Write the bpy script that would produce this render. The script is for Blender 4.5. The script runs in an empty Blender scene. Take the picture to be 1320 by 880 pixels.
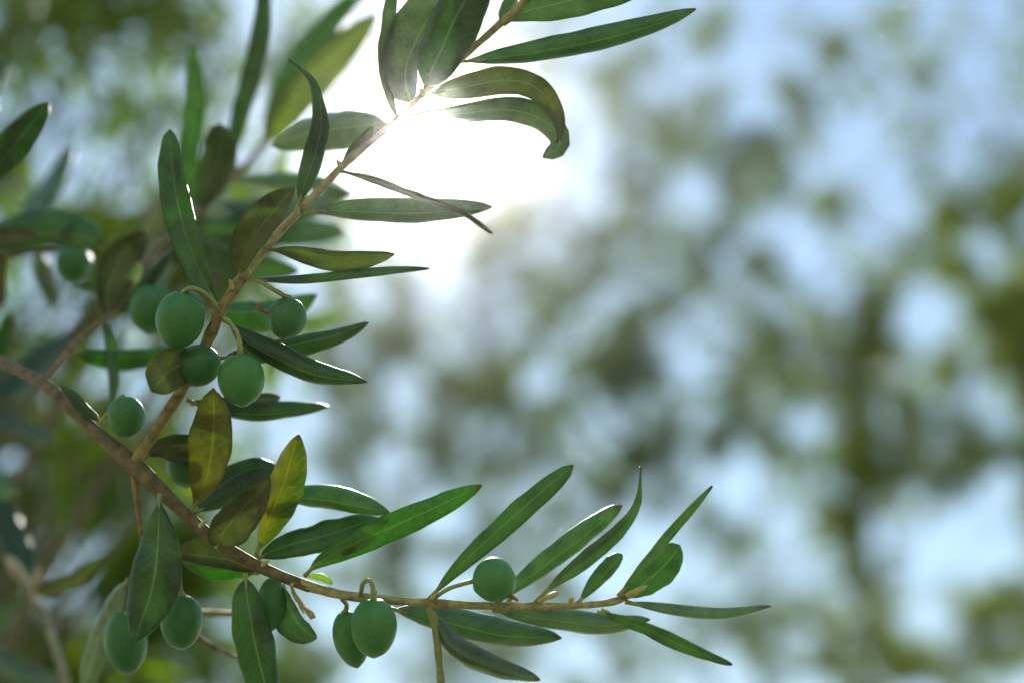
import bpy, math, random
from mathutils import Vector, Matrix, noise
R = math.radians
rnd = random.Random(7)
sc = bpy.context.scene
COL = sc.collection

# ------------------------------------------------------------------ camera
PITCH, CAM_Z, FOC, KPX = R(38), 1.6, 0.5, 0.36 / 1320 / 0.5
CAM = Vector((0, 0, CAM_Z))
FWD = Vector((0, math.cos(PITCH), math.sin(PITCH)))
UP = Vector((0, -math.sin(PITCH), math.cos(PITCH)))
RIGHT = Vector((1, 0, 0))
cam = bpy.data.cameras.new('camera')
cam.lens, cam.sensor_width, cam.clip_start, cam.clip_end = 50, 36, 0.02, 3000
cam.dof.use_dof, cam.dof.focus_distance, cam.dof.aperture_fstop = True, FOC, 3.3
cam_o = bpy.data.objects.new('camera', cam)
cam_o.location = CAM
cam_o.rotation_euler = (math.pi / 2 + PITCH, 0, 0)
COL.objects.link(cam_o)
sc.camera = cam_o

def ray(px, py):
    return FWD + RIGHT * ((px - 660) * KPX) + UP * ((440 - py) * KPX)

def P(px, py, zmm=0.0):          # a point of the branch; zmm counts depth behind the sharp twigs, doubled beyond 28
    if zmm > 28: zmm = 28 + (zmm - 28) * 2.1
    return CAM + ray(px, py) * (FOC + zmm / 1000)

def deep(z):
    return 28 + (z - 28) * 2.1 if z > 28 else z

def F(px, py, d):                # a point d metres away
    return CAM + ray(px, py) * d

# ------------------------------------------------------------------ sky, sun, exposure
SUN = ray(556, 166).normalized()
EL, AZ = math.asin(SUN.z), math.atan2(SUN.x, SUN.y)
world = bpy.data.worlds.new('World')
sc.world = world
world.use_nodes = True
nt = world.node_tree
bg = nt.nodes['Background']
sky = nt.nodes.new('ShaderNodeTexSky')
sky.sky_type = 'NISHITA'
sky.sun_disc = False
sky.sun_elevation, sky.sun_rotation = EL, AZ
sky.altitude, sky.air_density, sky.dust_density, sky.ozone_density = 100, 2.05, 0.04, 0.35
nt.links.new(sky.outputs[0], bg.inputs[0])
bg.inputs[1].default_value = 0.14
# the disc of the sun itself, half a degree wide, where the sun lamp comes from
tc = nt.nodes.new('ShaderNodeTexCoord')
dot = nt.nodes.new('ShaderNodeVectorMath'); dot.operation = 'DOT_PRODUCT'
dot.inputs[1].default_value = SUN
nt.links.new(tc.outputs['Generated'], dot.inputs[0])
mr = nt.nodes.new('ShaderNodeMapRange')
mr.inputs[1].default_value, mr.inputs[2].default_value = math.cos(R(0.34)), math.cos(R(0.26))
mr.inputs[3].default_value, mr.inputs[4].default_value = 0, 160
nt.links.new(dot.outputs['Value'], mr.inputs[0])
em = nt.nodes.new('ShaderNodeBackground'); em.inputs[0].default_value = (1, .97, .92, 1)
nt.links.new(mr.outputs[0], em.inputs[1])
ad = nt.nodes.new('ShaderNodeAddShader')
nt.links.new(bg.outputs[0], ad.inputs[0]); nt.links.new(em.outputs[0], ad.inputs[1])
nt.links.new(ad.outputs[0], nt.nodes['World Output'].inputs[0])

sun = bpy.data.lights.new('sun', 'SUN')
sun.energy, sun.angle, sun.color = 5.0, R(0.53), (1, .95, .86)
sun_o = bpy.data.objects.new('sun', sun)
sun_o.rotation_euler = SUN.to_track_quat('Z', 'Y').to_euler()
COL.objects.link(sun_o)

vs = sc.view_settings
vs.view_transform, vs.look, vs.exposure, vs.gamma, vs.use_curve_mapping = 'Standard', 'None', 0.18, 1, False
sc.cycles.use_denoising = True
sc.cycles.max_bounces = 8
sc.cycles.diffuse_bounces = 3
sc.cycles.transmission_bounces = 4
sc.cycles.volume_bounces = 0
sc.cycles.caustics_reflective = sc.cycles.caustics_refractive = False

# ------------------------------------------------------------------ materials
def mat(name):
    m = bpy.data.materials.new(name)
    m.use_nodes = True
    n = m.node_tree.nodes
    return m, n, m.node_tree.links, n['Principled BSDF'], n['Material Output']

def node(n, t, **kw):
    x = n.new(t)
    for k, v in kw.items():
        setattr(x, k, v)
    return x

def ramp(n, stops):
    r = n.new('ShaderNodeValToRGB')
    e = r.color_ramp.elements
    while len(e) < len(stops):
        e.new(0.5)
    for el, (p, c) in zip(e, stops):
        el.position, el.color = p, (*c, 1)
    return r

def mixc(n, l, a, b, fac, mode='MIX'):
    m = n.new('ShaderNodeMix')
    m.data_type, m.blend_type = 'RGBA', mode
    for s, v in ((m.inputs[0], fac), (m.inputs[6], a), (m.inputs[7], b)):
        if hasattr(v, 'is_linked'):
            l.new(v, s)
        elif isinstance(v, tuple):
            s.default_value = (*v, 1)
        else:
            s.default_value = v
    return m.outputs[2]

def leaf_material(name, under, blotch=None, patch=None):
    m, n, l, b, out = mat(name)
    info = n.new('ShaderNodeObjectInfo')
    uv = n.new('ShaderNodeUVMap'); uv.uv_map = 'UVMap'
    sep = n.new('ShaderNodeSeparateXYZ'); l.new(uv.outputs[0], sep.inputs[0])
    tco = n.new('ShaderNodeTexCoord')
    # blade colour, mottled
    n1 = node(n, 'ShaderNodeTexNoise'); n1.inputs['Scale'].default_value = 120; n1.inputs['Detail'].default_value = 6
    l.new(tco.outputs['Object'], n1.inputs['Vector'])
    n2 = node(n, 'ShaderNodeTexNoise'); n2.inputs['Scale'].default_value = 900; n2.inputs['Detail'].default_value = 3
    l.new(tco.outputs['Object'], n2.inputs['Vector'])
    base = info.outputs['Color']
    if under:
        base = mixc(n, l, base, (.24, .25, .17), 0.18)
    r1 = ramp(n, [(.3, (.70, .73, .70)), (.5, (.97, .98, .97)), (.72, (1.26, 1.2, 1.12))]); l.new(n1.outputs[0], r1.inputs[0])
    c = mixc(n, l, base, r1.outputs[0], 1.0, 'MULTIPLY')
    r2 = ramp(n, [(.35, (.86, .86, .86)), (.65, (1.1, 1.1, 1.1))]); l.new(n2.outputs[0], r2.inputs[0])
    c = mixc(n, l, c, r2.outputs[0], 0.8, 'MULTIPLY')
    if patch:      # one half of the blade turned another colour
        pu = node(n, 'ShaderNodeMath', operation='MULTIPLY_ADD'); pu.inputs[1].default_value = .55
        l.new(n1.outputs[0], pu.inputs[0]); l.new(sep.outputs[0], pu.inputs[2])
        pr = ramp(n, [(.50, (1, 1, 1)), (.92, (0, 0, 0))]); l.new(pu.outputs[0], pr.inputs[0])
        c = mixc(n, l, c, patch, pr.outputs[0])
    if blotch:     # a brown stain at one place of the blade
        di = node(n, 'ShaderNodeVectorMath', operation='DISTANCE'); di.inputs[1].default_value = (*blotch, 0)
        ms = node(n, 'ShaderNodeVectorMath', operation='MULTIPLY'); ms.inputs[1].default_value = (.32, 1, 0)
        l.new(uv.outputs[0], ms.inputs[0]); l.new(ms.outputs[0], di.inputs[0])
        d2 = node(n, 'ShaderNodeMath', operation='MULTIPLY_ADD'); d2.inputs[1].default_value = .05
        l.new(n1.outputs[0], d2.inputs[0]); l.new(di.outputs['Value'], d2.inputs[2])
        br = ramp(n, [(.058, (1, 1, 1)), (.072, (0, 0, 0))]); l.new(d2.outputs[0], br.inputs[0])
        c = mixc(n, l, c, (.07, .028, .012), br.outputs[0])
    # midrib and side veins from the blade's own coordinates (x across, y along)
    au = node(n, 'ShaderNodeMath', operation='ABSOLUTE'); 
    s0 = node(n, 'ShaderNodeMath', operation='SUBTRACT'); s0.inputs[1].default_value = .5
    l.new(sep.outputs[0], s0.inputs[0]); l.new(s0.outputs[0], au.inputs[0])
    rib = ramp(n, [(.006, (1, 1, 1)), (.034, (0, 0, 0))]); l.new(au.outputs[0], rib.inputs[0])
    c = mixc(n, l, c, mixc(n, l, base, (.36, .38, .24), .28), rib.outputs[0])
    sh = node(n, 'ShaderNodeMath', operation='MULTIPLY_ADD'); sh.inputs[1].default_value = -.32
    l.new(au.outputs[0], sh.inputs[0]); l.new(sep.outputs[1], sh.inputs[2])
    ns = node(n, 'ShaderNodeTexNoise'); ns.inputs['Scale'].default_value = 9; l.new(uv.outputs[0], ns.inputs['Vector'])
    sa = node(n, 'ShaderNodeMath', operation='MULTIPLY_ADD'); sa.inputs[1].default_value = .10
    l.new(ns.outputs[0], sa.inputs[0]); l.new(sh.outputs[0], sa.inputs[2])
    pp = node(n, 'ShaderNodeMath', operation='PINGPONG'); pp.inputs[1].default_value = .042; l.new(sa.outputs[0], pp.inputs[0])
    vein = ramp(n, [(.0, (1, 1, 1)), (.006, (0, 0, 0))]); l.new(pp.outputs[0], vein.inputs[0])
    c = mixc(n, l, c, mixc(n, l, base, (.3, .32, .16), .09), vein.outputs[0])
    # yellowed, worn rim
    ed = ramp(n, [(.44, (0, 0, 0)), (.5, (.55, .55, .55))]); l.new(au.outputs[0], ed.inputs[0])
    em_ = node(n, 'ShaderNodeMath', operation='MULTIPLY'); l.new(ed.outputs[0], em_.inputs[0]); l.new(n1.outputs[0], em_.inputs[1])
    c = mixc(n, l, c, (.16, .15, .05), em_.outputs[0])
    tm = node(n, 'ShaderNodeMath', operation='MULTIPLY_ADD'); tm.inputs[1].default_value = .035
    l.new(info.outputs['Random'], tm.inputs[0]); l.new(sep.outputs[1], tm.inputs[2])
    tp = ramp(n, [(.985, (0, 0, 0)), (1.0, (.6, .6, .6))]); l.new(tm.outputs[0], tp.inputs[0])
    c = mixc(n, l, c, (.13, .065, .03), tp.outputs[0])
    # small brown specks
    vo = node(n, 'ShaderNodeTexVoronoi'); vo.inputs['Scale'].default_value = 130; l.new(tco.outputs['Object'], vo.inputs['Vector'])
    sp = ramp(n, [(.05, (.6, .6, .6)), (.10, (0, 0, 0))]); l.new(vo.outputs['Distance'], sp.inputs[0])
    c = mixc(n, l, c, (.07, .045, .02), sp.outputs[0])
    l.new(c, b.inputs['Base Color'])
    b.inputs['Roughness'].default_value = .5 if under else .34
    b.inputs['Specular IOR Level'].default_value = .35 if under else .5
    bump = n.new('ShaderNodeBump'); bump.inputs['Strength'].default_value = .35; bump.inputs['Distance'].default_value = .0004
    hb = node(n, 'ShaderNodeMath', operation='MULTIPLY_ADD'); hb.inputs[1].default_value = -.6 if not under else .9
    l.new(rib.outputs[0], hb.inputs[0]); l.new(n1.outputs[0], hb.inputs[2])
    hb2 = node(n, 'ShaderNodeMath', operation='MULTIPLY_ADD'); hb2.inputs[1].default_value = -.25
    l.new(vein.outputs[0], hb2.inputs[0]); l.new(hb.outputs[0], hb2.inputs[2])
    l.new(hb2.outputs[0], bump.inputs['Height']); l.new(bump.outputs[0], b.inputs['Normal'])
    tr = n.new('ShaderNodeBsdfTranslucent')
    tcol = mixc(n, l, c, (3.2, 4.0, 2.6), 1.0, 'MULTIPLY')
    l.new(tcol, tr.inputs[0])
    mx = n.new('ShaderNodeMixShader'); mx.inputs[0].default_value = .36
    l.new(b.outputs[0], mx.inputs[1]); l.new(tr.outputs[0], mx.inputs[2])
    l.new(mx.outputs[0], out.inputs[0])
    return m

LEAF_T = leaf_material('olive_leaf_upper', False)
LEAF_U = leaf_material('olive_leaf_underside', True)
LEAF_SPOT = leaf_material('olive_leaf_stained', False, blotch=(.30 * .32, .27))
LEAF_YELLOW = leaf_material('olive_leaf_yellowing', False, patch=(.075, .125, .018))

def far_leaf_material(name, rough, spec):
    m, n, l, b, out = mat(name)
    info = n.new('ShaderNodeObjectInfo')
    at = n.new('ShaderNodeAttribute'); at.attribute_name = 'tint'
    c = mixc(n, l, info.outputs['Color'], at.outputs['Color'], 1.0, 'MULTIPLY')
    l.new(c, b.inputs['Base Color']); b.inputs['Roughness'].default_value = rough; b.inputs['Specular IOR Level'].default_value = spec
    tr = n.new('ShaderNodeBsdfTranslucent')
    l.new(mixc(n, l, c, (2.8, 2.7, .9), 1.0, 'MULTIPLY'), tr.inputs[0])
    mx = n.new('ShaderNodeMixShader'); mx.inputs[0].default_value = .4
    l.new(b.outputs[0], mx.inputs[1]); l.new(tr.outputs[0], mx.inputs[2]); l.new(mx.outputs[0], out.inputs[0])
    return m
LEAF_FAR = far_leaf_material('olive_leaf_glossy_crown', .20, .6)
LEAF_NEAR = far_leaf_material('olive_leaf_dull_crown', .5, .28)

def bark_material(name, scale, bump_d):
    m, n, l, b, out = mat(name)
    info = n.new('ShaderNodeObjectInfo')
    tco = n.new('ShaderNodeTexCoord')
    n1 = n.new('ShaderNodeTexNoise'); n1.inputs['Scale'].default_value = scale; n1.inputs['Detail'].default_value = 8
    l.new(tco.outputs['Object'], n1.inputs['Vector'])
    r1 = ramp(n, [(.28, (.40, .38, .36)), (.5, (1, 1, 1)), (.72, (1.5, 1.48, 1.42))]); l.new(n1.outputs[0], r1.inputs[0])
    c = mixc(n, l, info.outputs['Color'], r1.outputs[0], 1.0, 'MULTIPLY')
    vo = n.new('ShaderNodeTexVoronoi'); vo.inputs['Scale'].default_value = scale * 4; l.new(tco.outputs['Object'], vo.inputs['Vector'])
    sp = ramp(n, [(.12, (.8, .8, .8)), (.25, (0, 0, 0))]); l.new(vo.outputs['Distance'], sp.inputs[0])
    c = mixc(n, l, c, (.36, .30, .20), sp.outputs[0])
    l.new(c, b.inputs['Base Color']); b.inputs['Roughness'].default_value = .65
    bump = n.new('ShaderNodeBump'); bump.inputs['Strength'].default_value = .7; bump.inputs['Distance'].default_value = bump_d
    hh = node(n, 'ShaderNodeMath', operation='ADD'); l.new(n1.outputs[0], hh.inputs[0]); l.new(sp.outputs[0], hh.inputs[1])
    l.new(hh.outputs[0], bump.inputs['Height']); l.new(bump.outputs[0], b.inputs['Normal'])
    return m
BARK = bark_material('twig_bark', 260, .0010)
TRUNK = bark_material('trunk_bark', 9, .02)

def green_stalk_material():
    m, n, l, b, out = mat('green_stalk')
    info = n.new('ShaderNodeObjectInfo'); tco = n.new('ShaderNodeTexCoord')
    n1 = n.new('ShaderNodeTexNoise'); n1.inputs['Scale'].default_value = 400; l.new(tco.outputs['Object'], n1.inputs['Vector'])
    r1 = ramp(n, [(.3, (.75, .75, .7)), (.7, (1.2, 1.2, 1.2))]); l.new(n1.outputs[0], r1.inputs[0])
    l.new(mixc(n, l, info.outputs['Color'], r1.outputs[0], 1.0, 'MULTIPLY'), b.inputs['Base Color'])
    b.inputs['Roughness'].default_value = .5
    b.inputs['Subsurface Weight'].default_value = .25; b.inputs['Subsurface Radius'].default_value = (1, 1, .3); b.inputs['Subsurface Scale'].default_value = .0012
    return m
STALK = green_stalk_material()

def olive_material():
    m, n, l, b, out = mat('olive_skin')
    info = n.new('ShaderNodeObjectInfo'); tco = n.new('ShaderNodeTexCoord')
    n1 = n.new('ShaderNodeTexNoise'); n1.inputs['Scale'].default_value = 110; n1.inputs['Detail'].default_value = 6; l.new(tco.outputs['Object'], n1.inputs['Vector'])
    r1 = ramp(n, [(.3, (.74, .82, .78)), (.7, (1.2, 1.15, 1.1))]); l.new(n1.outputs[0], r1.inputs[0])
    c = mixc(n, l, info.outputs['Color'], r1.outputs[0], 1.0, 'MULTIPLY')
    # waxy bloom in patches, pale pores
    n2 = n.new('ShaderNodeTexNoise'); n2.inputs['Scale'].default_value = 55; n2.inputs['Detail'].default_value = 4; l.new(tco.outputs['Object'], n2.inputs['Vector'])
    r2 = ramp(n, [(.42, (0, 0, 0)), (.72, (.36, .36, .36))]); l.new(n2.outputs[0], r2.inputs[0])
    c = mixc(n, l, c, (.10, .21, .13), r2.outputs[0])
    vo = n.new('ShaderNodeTexVoronoi'); vo.inputs['Scale'].default_value = 480; vo.inputs['Randomness'].default_value = 1; l.new(tco.outputs['Object'], vo.inputs['Vector'])
    sp = ramp(n, [(.07, (.7, .7, .7)), (.17, (0, 0, 0))]); l.new(vo.outputs['Distance'], sp.inputs[0])
    c = mixc(n, l, c, (.20, .36, .15), sp.outputs[0])
    n3 = n.new('ShaderNodeTexNoise'); n3.inputs['Scale'].default_value = 210; n3.inputs['Detail'].default_value = 3; l.new(tco.outputs['Object'], n3.inputs['Vector'])
    r3 = ramp(n, [(.69, (0, 0, 0)), (.74, (.6, .6, .6))]); l.new(n3.outputs[0], r3.inputs[0])
    c = mixc(n, l, c, (.10, .085, .035), r3.outputs[0])      # small brown scars
    l.new(c, b.inputs['Base Color'])
    b.inputs['Roughness'].default_value = .40; b.inputs['Specular IOR Level'].default_value = .32
    b.inputs['Subsurface Weight'].default_value = .22; b.inputs['Subsurface Radius'].default_value = (.6, 1, .35); b.inputs['Subsurface Scale'].default_value = .004
    bump = n.new('ShaderNodeBump'); bump.inputs['Strength'].default_value = .25; bump.inputs['Distance'].default_value = .0005
    l.new(n1.outputs[0], bump.inputs['Height']); l.new(bump.outputs[0], b.inputs['Normal'])
    return m
OLIVE = olive_material()

def ground_material():
    m, n, l, b, out = mat('dry_grass_ground')
    tco = n.new('ShaderNodeTexCoord')
    n1 = n.new('ShaderNodeTexNoise'); n1.inputs['Scale'].default_value = .6; n1.inputs['Detail'].default_value = 10; l.new(tco.outputs['Object'], n1.inputs['Vector'])
    r1 = ramp(n, [(.35, (.34, .28, .18)), (.5, (.44, .38, .24)), (.68, (.26, .27, .12))]); l.new(n1.outputs[0], r1.inputs[0])
    n2 = n.new('ShaderNodeTexNoise'); n2.inputs['Scale'].default_value = 30; n2.inputs['Detail'].default_value = 8; l.new(tco.outputs['Object'], n2.inputs['Vector'])
    r2 = ramp(n, [(.3, (.6, .6, .6)), (.7, (1.3, 1.3, 1.3))]); l.new(n2.outputs[0], r2.inputs[0])
    l.new(mixc(n, l, r1.outputs[0], r2.outputs[0], 1.0, 'MULTIPLY'), b.inputs['Base Color']); b.inputs['Roughness'].default_value = .9
    bump = n.new('ShaderNodeBump'); bump.inputs['Distance'].default_value = .05; l.new(n2.outputs[0], bump.inputs['Height']); l.new(bump.outputs[0], b.inputs['Normal'])
    return m
GROUND = ground_material()

# ------------------------------------------------------------------ helpers
def link(o, parent=None, color=None):
    COL.objects.link(o)
    if parent is not None:
        o.parent = parent
        o.matrix_parent_inverse = Matrix.Translation(-parent.location)
    if color:
        o.color = (*color, 1)
    return o

def empty(name, loc, label, cat, group=None):
    o = bpy.data.objects.new(name, None)
    o.empty_display_size = .05
    o.location = loc
    o['label'], o['category'] = label, cat
    if group:
        o['group'] = group
    COL.objects.link(o)
    return o

def mesh_obj(name, verts, faces, mats, parent, color=None, origin=None, smooth=True, mat_ids=None, uvs=None):
    if origin is None:
        origin = Vector((0, 0, 0))
    me = bpy.data.meshes.new(name)
    me.from_pydata([tuple(Vector(v) - origin) for v in verts], [], faces)
    for m in mats:
        me.materials.append(m)
    if mat_ids:
        me.polygons.foreach_set('material_index', mat_ids)
    if smooth:
        me.polygons.foreach_set('use_smooth', [True] * len(me.polygons))
    if uvs:
        lay = me.uv_layers.new(name='UVMap')
        for i, lp in enumerate(me.loops):
            lay.data[i].uv = uvs[lp.vertex_index]
    me.update()
    o = bpy.data.objects.new(name, me)
    o.location = origin
    return link(o, parent, color)

def spline(pts, n):
    """Catmull-Rom through rows of numbers, n samples, even in row index."""
    k = len(pts)
    def g(i):
        if i < 0: return [2 * a - b for a, b in zip(pts[0], pts[1])]
        if i >= k: return [2 * a - b for a, b in zip(pts[-1], pts[-2])]
        return pts[i]
    out = []
    for s in range(n):
        u = s / (n - 1) * (k - 1)
        i = min(int(u), k - 2); t = u - i
        a, b, c, d = g(i - 1), g(i), g(i + 1), g(i + 2)
        out.append([.5 * (2 * B + (C - A) * t + (2 * A - 5 * B + 4 * C - D) * t * t + (3 * B - A - 3 * C + D) * t ** 3) for A, B, C, D in zip(a, b, c, d)])
    return out

def even(rows, n):
    """resample rows (x, y, z, ...) to n rows at even arc length"""
    d = [0]
    for a, b in zip(rows, rows[1:]):
        d.append(d[-1] + (Vector(a[:3]) - Vector(b[:3])).length)
    out, j = [], 0
    for s in range(n):
        q = d[-1] * s / (n - 1)
        while j < len(d) - 2 and d[j + 1] < q: j += 1
        t = 0 if d[j + 1] == d[j] else (q - d[j]) / (d[j + 1] - d[j])
        out.append([x + (y - x) * t for x, y in zip(rows[j], rows[j + 1])])
    return out

def tube_data(rows, sides=10, wob=.06, seed=0, cap=True):
    """rows: (x, y, z, radius) in metres"""
    V, Fc = [], []
    n = len(rows)
    prev = None
    for i, (x, y, z, r) in enumerate(rows):
        c = Vector((x, y, z))
        a = Vector(rows[max(i - 1, 0)][:3]); b = Vector(rows[min(i + 1, n - 1)][:3])
        t = (b - a).normalized()
        if prev is None:
            s = t.cross(Vector((.3, .2, .9))).normalized()
        else:
            s = (prev - t * prev.dot(t)).normalized()
        prev = s
        q = t.cross(s)
        for k in range(sides):
            an = 2 * math.pi * k / sides
            w = 1 + wob * (noise.noise(Vector((i * .45 + seed, math.cos(an) * 1.3, math.sin(an) * 1.3))) * 1.6)
            V.append(c + (s * math.cos(an) + q * math.sin(an)) * r * w)
        if i:
            o = (i - 1) * sides
            for k in range(sides):
                k2 = (k + 1) % sides
                Fc.append((o + k, o + k2, o + sides + k2, o + sides + k))
    if cap:
        Fc.append(tuple(range(sides - 1, -1, -1)))
        Fc.append(tuple(range((n - 1) * sides, n * sides)))
    return V, Fc

MM = 0.36 / 1320     # metres per pixel of the photograph at the branch

def stem(name, pts, parent, color, m=None, n=40, sides=10, nodes=(), wob=.11, label=None):
    """pts: (px, py, zmm, diameter px); nodes: swollen joints at fractions of the length"""
    rows = [(*P(a, b, z), d * MM / 2 * (1 + deep(z) / 500)) for a, b, z, d in pts]
    rows = even(spline(rows, n * 3), n)
    for i, r in enumerate(rows):
        t = i / (n - 1)
        for q in nodes:
            r[3] *= 1 + .22 * math.exp(-((t - q) * n / 1.3) ** 2)
    V, Fc = tube_data(rows, sides, wob, rnd.random() * 50)
    o = mesh_obj(name, V, Fc, [m or BARK], parent, color, origin=Vector(rows[0][:3]))
    if label: o['label'] = label
    return o

# colours of the blades
G_DARK, G_MID, G_BLUE = (.044, .088, .036), (.066, .124, .052), (.066, .110, .068)
G_LIGHT, G_VIVID, G_GREY = (.088, .138, .076), (.055, .150, .024), (.105, .138, .095)
OLV, BRN, YEL, PALE = (.122, .130, .056), (.098, .098, .048), (.24, .21, .020), (.23, .24, .10)

def leaf(parent, pts, w, color=G_MID, z=(0, 0), roll=None, fold=20, under=False, peak=.48, tipx=.60, basex=1.0,
         petiole=.085, bow=0.0, twist=0.0, wave=.05, name='leaf', label=None, n=26, curl=0.42, top=None):
    """A thin closed blade along the midline pts (px, py): w its breadth in px as seen; z = depth mm at base, tip."""
    if fold == 20 and rnd.random() < .65: fold = -20       # some blades arch, some are channelled
    if roll is None:
        roll = rnd.uniform(-22, 22)
    k = len(pts)
    rows = []
    for i, p in enumerate(pts):
        t = i / (k - 1)
        zz = p[2] if len(p) > 2 else z[0] + (z[1] - z[0]) * t + bow * math.sin(math.pi * t)
        rows.append(tuple(P(p[0], p[1], zz)))
    rows = even(spline(rows, n * 4), n)
    C = [Vector(r) for r in rows]
    L = sum((a - b).length for a, b in zip(C, C[1:]))
    zm = (z[0] + z[1]) / 2
    W = w * MM * (1 + deep(zm) / 500) / max(.35, math.cos(R(roll)))
    b_ = tipx; a_ = b_ * peak / (1 - peak) * basex
    pk = a_ / (a_ + b_); norm = pk ** a_ * (1 - pk) ** b_
    sd = rnd.random() * 100
    th = .00031                                    # half thickness
    us = (-1, -.72, -.36, 0, .36, .72, 1)
    nu = len(us)
    V, UVs = [], []
    fr = []
    for i in range(n):
        t = i / (n - 1)
        T = (C[min(i + 1, n - 1)] - C[max(i - 1, 0)]).normalized()
        view = (C[i] - CAM).normalized()
        L0 = T.cross(view)
        if L0.length < .15:
            L0 = fr[-1] if fr else RIGHT
        L0 = L0.normalized()
        N0 = L0.cross(T).normalized()
        if N0.dot(view) > 0: N0 = -N0
        a = R(roll + twist * (t - .5))
        Lv = L0 * math.cos(a) + N0 * math.sin(a)
        N = N0 * math.cos(a) - L0 * math.sin(a)
        fr.append(L0)
        tt = min(max((t - petiole * .6) / (1 - petiole * .6), 0.0), 1.0)
        h = W / 2 * (tt ** a_ * (1 - tt) ** b_) / norm if 0 < tt < 1 else 0
        h = max(h, .00035)
        sgn = -1 if under else 1                   # margins lean towards the upper face
        for u in us:
            e = 1 + wave * 1.5 * noise.noise(Vector((t * 9, u * 2, sd)))
            lat = u * h * math.cos(R(fold)) * (e if abs(u) > .5 else 1)
            up = abs(u) ** 1.3 * h * math.sin(R(fold)) * sgn
            up -= curl * sgn * h * abs(u) ** 3
            up += h * .22 * noise.noise(Vector((t * 5, u * 1.1, sd + 9)))
            up += h * wave * 3 * abs(u) * noise.noise(Vector((t * 13, u, sd + 30)))
            base = C[i] + Lv * lat + N * up
            thk = th * (1.0 if abs(u) < .9 else .95) * (1.5 if u == 0 else 1)
            V.append(base + N * thk); UVs.append((u * .5 + .5, t))
            V.append(base - N * thk); UVs.append((u * .5 + .5, t))
    Fc, ids = [], []
    ft, fb = (1, 0) if under else (0, 1)
    idx = lambda i, j, s: (i * nu + j) * 2 + s
    for i in range(n - 1):
        for j in range(nu - 1):
            Fc.append((idx(i, j, 0), idx(i, j + 1, 0), idx(i + 1, j + 1, 0), idx(i + 1, j, 0))); ids.append(ft)
            Fc.append((idx(i, j, 1), idx(i + 1, j, 1), idx(i + 1, j + 1, 1), idx(i, j + 1, 1))); ids.append(fb)
        for j in (0, nu - 1):
            q = (idx(i, j, 0), idx(i + 1, j, 0), idx(i + 1, j, 1), idx(i, j, 1))
            Fc.append(q if j == 0 else q[::-1]); ids.append(0)
    for i in (0, n - 1):
        for j in range(nu - 1):
            q = (idx(i, j, 0), idx(i, j, 1), idx(i, j + 1, 1), idx(i, j + 1, 0))
            Fc.append(q if i == 0 else q[::-1]); ids.append(0)
    v = rnd.uniform(.88, 1.12)
    col = tuple(c * v * rnd.uniform(.95, 1.05) for c in color)
    o = mesh_obj(name, V, Fc, [top or LEAF_T, LEAF_U], parent, col, origin=C[0], mat_ids=ids, uvs=UVs)
    if label: o['label'] = label
    # petiole: a short stalk running into the midrib
    if petiole > 0:
        m = max(3, int(n * petiole * 2.2))
        rr = [(*C[i], .00088 * (1 - .6 * i / m)) for i in range(m)]
        pv, pf = tube_data(rr, 6, .03)
        pe = mesh_obj('petiole', pv, pf, [STALK], None, (.27, .29, .09), origin=C[0])
        pe.parent = o
        pe.matrix_parent_inverse = Matrix.Identity(4)
        pe.location = (0, 0, 0)
    return o

OL_G = (.052, .195, .044)
def olive(parent, cx, cy, rx, ry, z=0, tilt=0, color=OL_G, stalk=None, sz=10, tipn=.055, label=None):
    """a drupe: ry its long half axis in px, tilt in the picture plane (degrees), small nipple at the far end"""
    c = P(cx, cy, z)
    s = MM * (1 + deep(z) / 500)
    rx, ry = rx * s, ry * s
    nu, nv = 28, 20
    rot = Matrix.Rotation(R(tilt), 3, 'Y')
    cm = Matrix((RIGHT, FWD, UP)).transposed()
    sd = rnd.random() * 90
    V, Fc = [], []
    for j in range(nv + 1):
        ph = math.pi * j / nv                      # 0 at the stalk, pi at the tip
        for i in range(nu):
            th = 2 * math.pi * i / nu
            zz = math.cos(ph)
            r = math.sin(ph) * (1 + .05 * zz)      # a little fuller near the stalk
            d = 1 + .02 * noise.noise(Vector((math.cos(th) * r, math.sin(th) * r, zz)) * 1.4 + Vector((sd, 0, 0)))
            if zz < -.975: zz -= tipn * ((-zz - .975) / .025) ** 1.3
            if zz > .95: zz -= .06 * ((zz - .95) / .05)
            V.append(cm @ (rot @ Vector((r * rx * d * math.cos(th), r * rx * d * math.sin(th), zz * ry * d))) + c)
    for j in range(nv):
        for i in range(nu):
            i2 = (i + 1) % nu
            Fc.append((j * nu + i, (j + 1) * nu + i, (j + 1) * nu + i2, j * nu + i2))
    v = rnd.uniform(.9, 1.1)
    o = mesh_obj('olive', V, Fc, [OLIVE], parent, tuple(q * v for q in color), origin=c)
    if label: o['label'] = label
    if stalk:
        rows = [(*P(a, b, zz), 3.0 * MM * (1 + deep(zz) / 500)) for a, b, zz in stalk]
        top = c + cm @ (rot @ Vector((0, 0, ry * .90)))
        rows.append((*top, 3.8 * MM))
        rows = even(spline(rows, 60), 18)
        rows[-2][3] *= 1.25; rows[-1][3] *= 1.35
        pv, pf = tube_data(rows, 8, .2, sd)
        st = mesh_obj('stalk', pv, pf, [STALK], None, (.30, .33, .10), origin=c)
        st.parent = o; st.location = (0, 0, 0)
    return o

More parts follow.
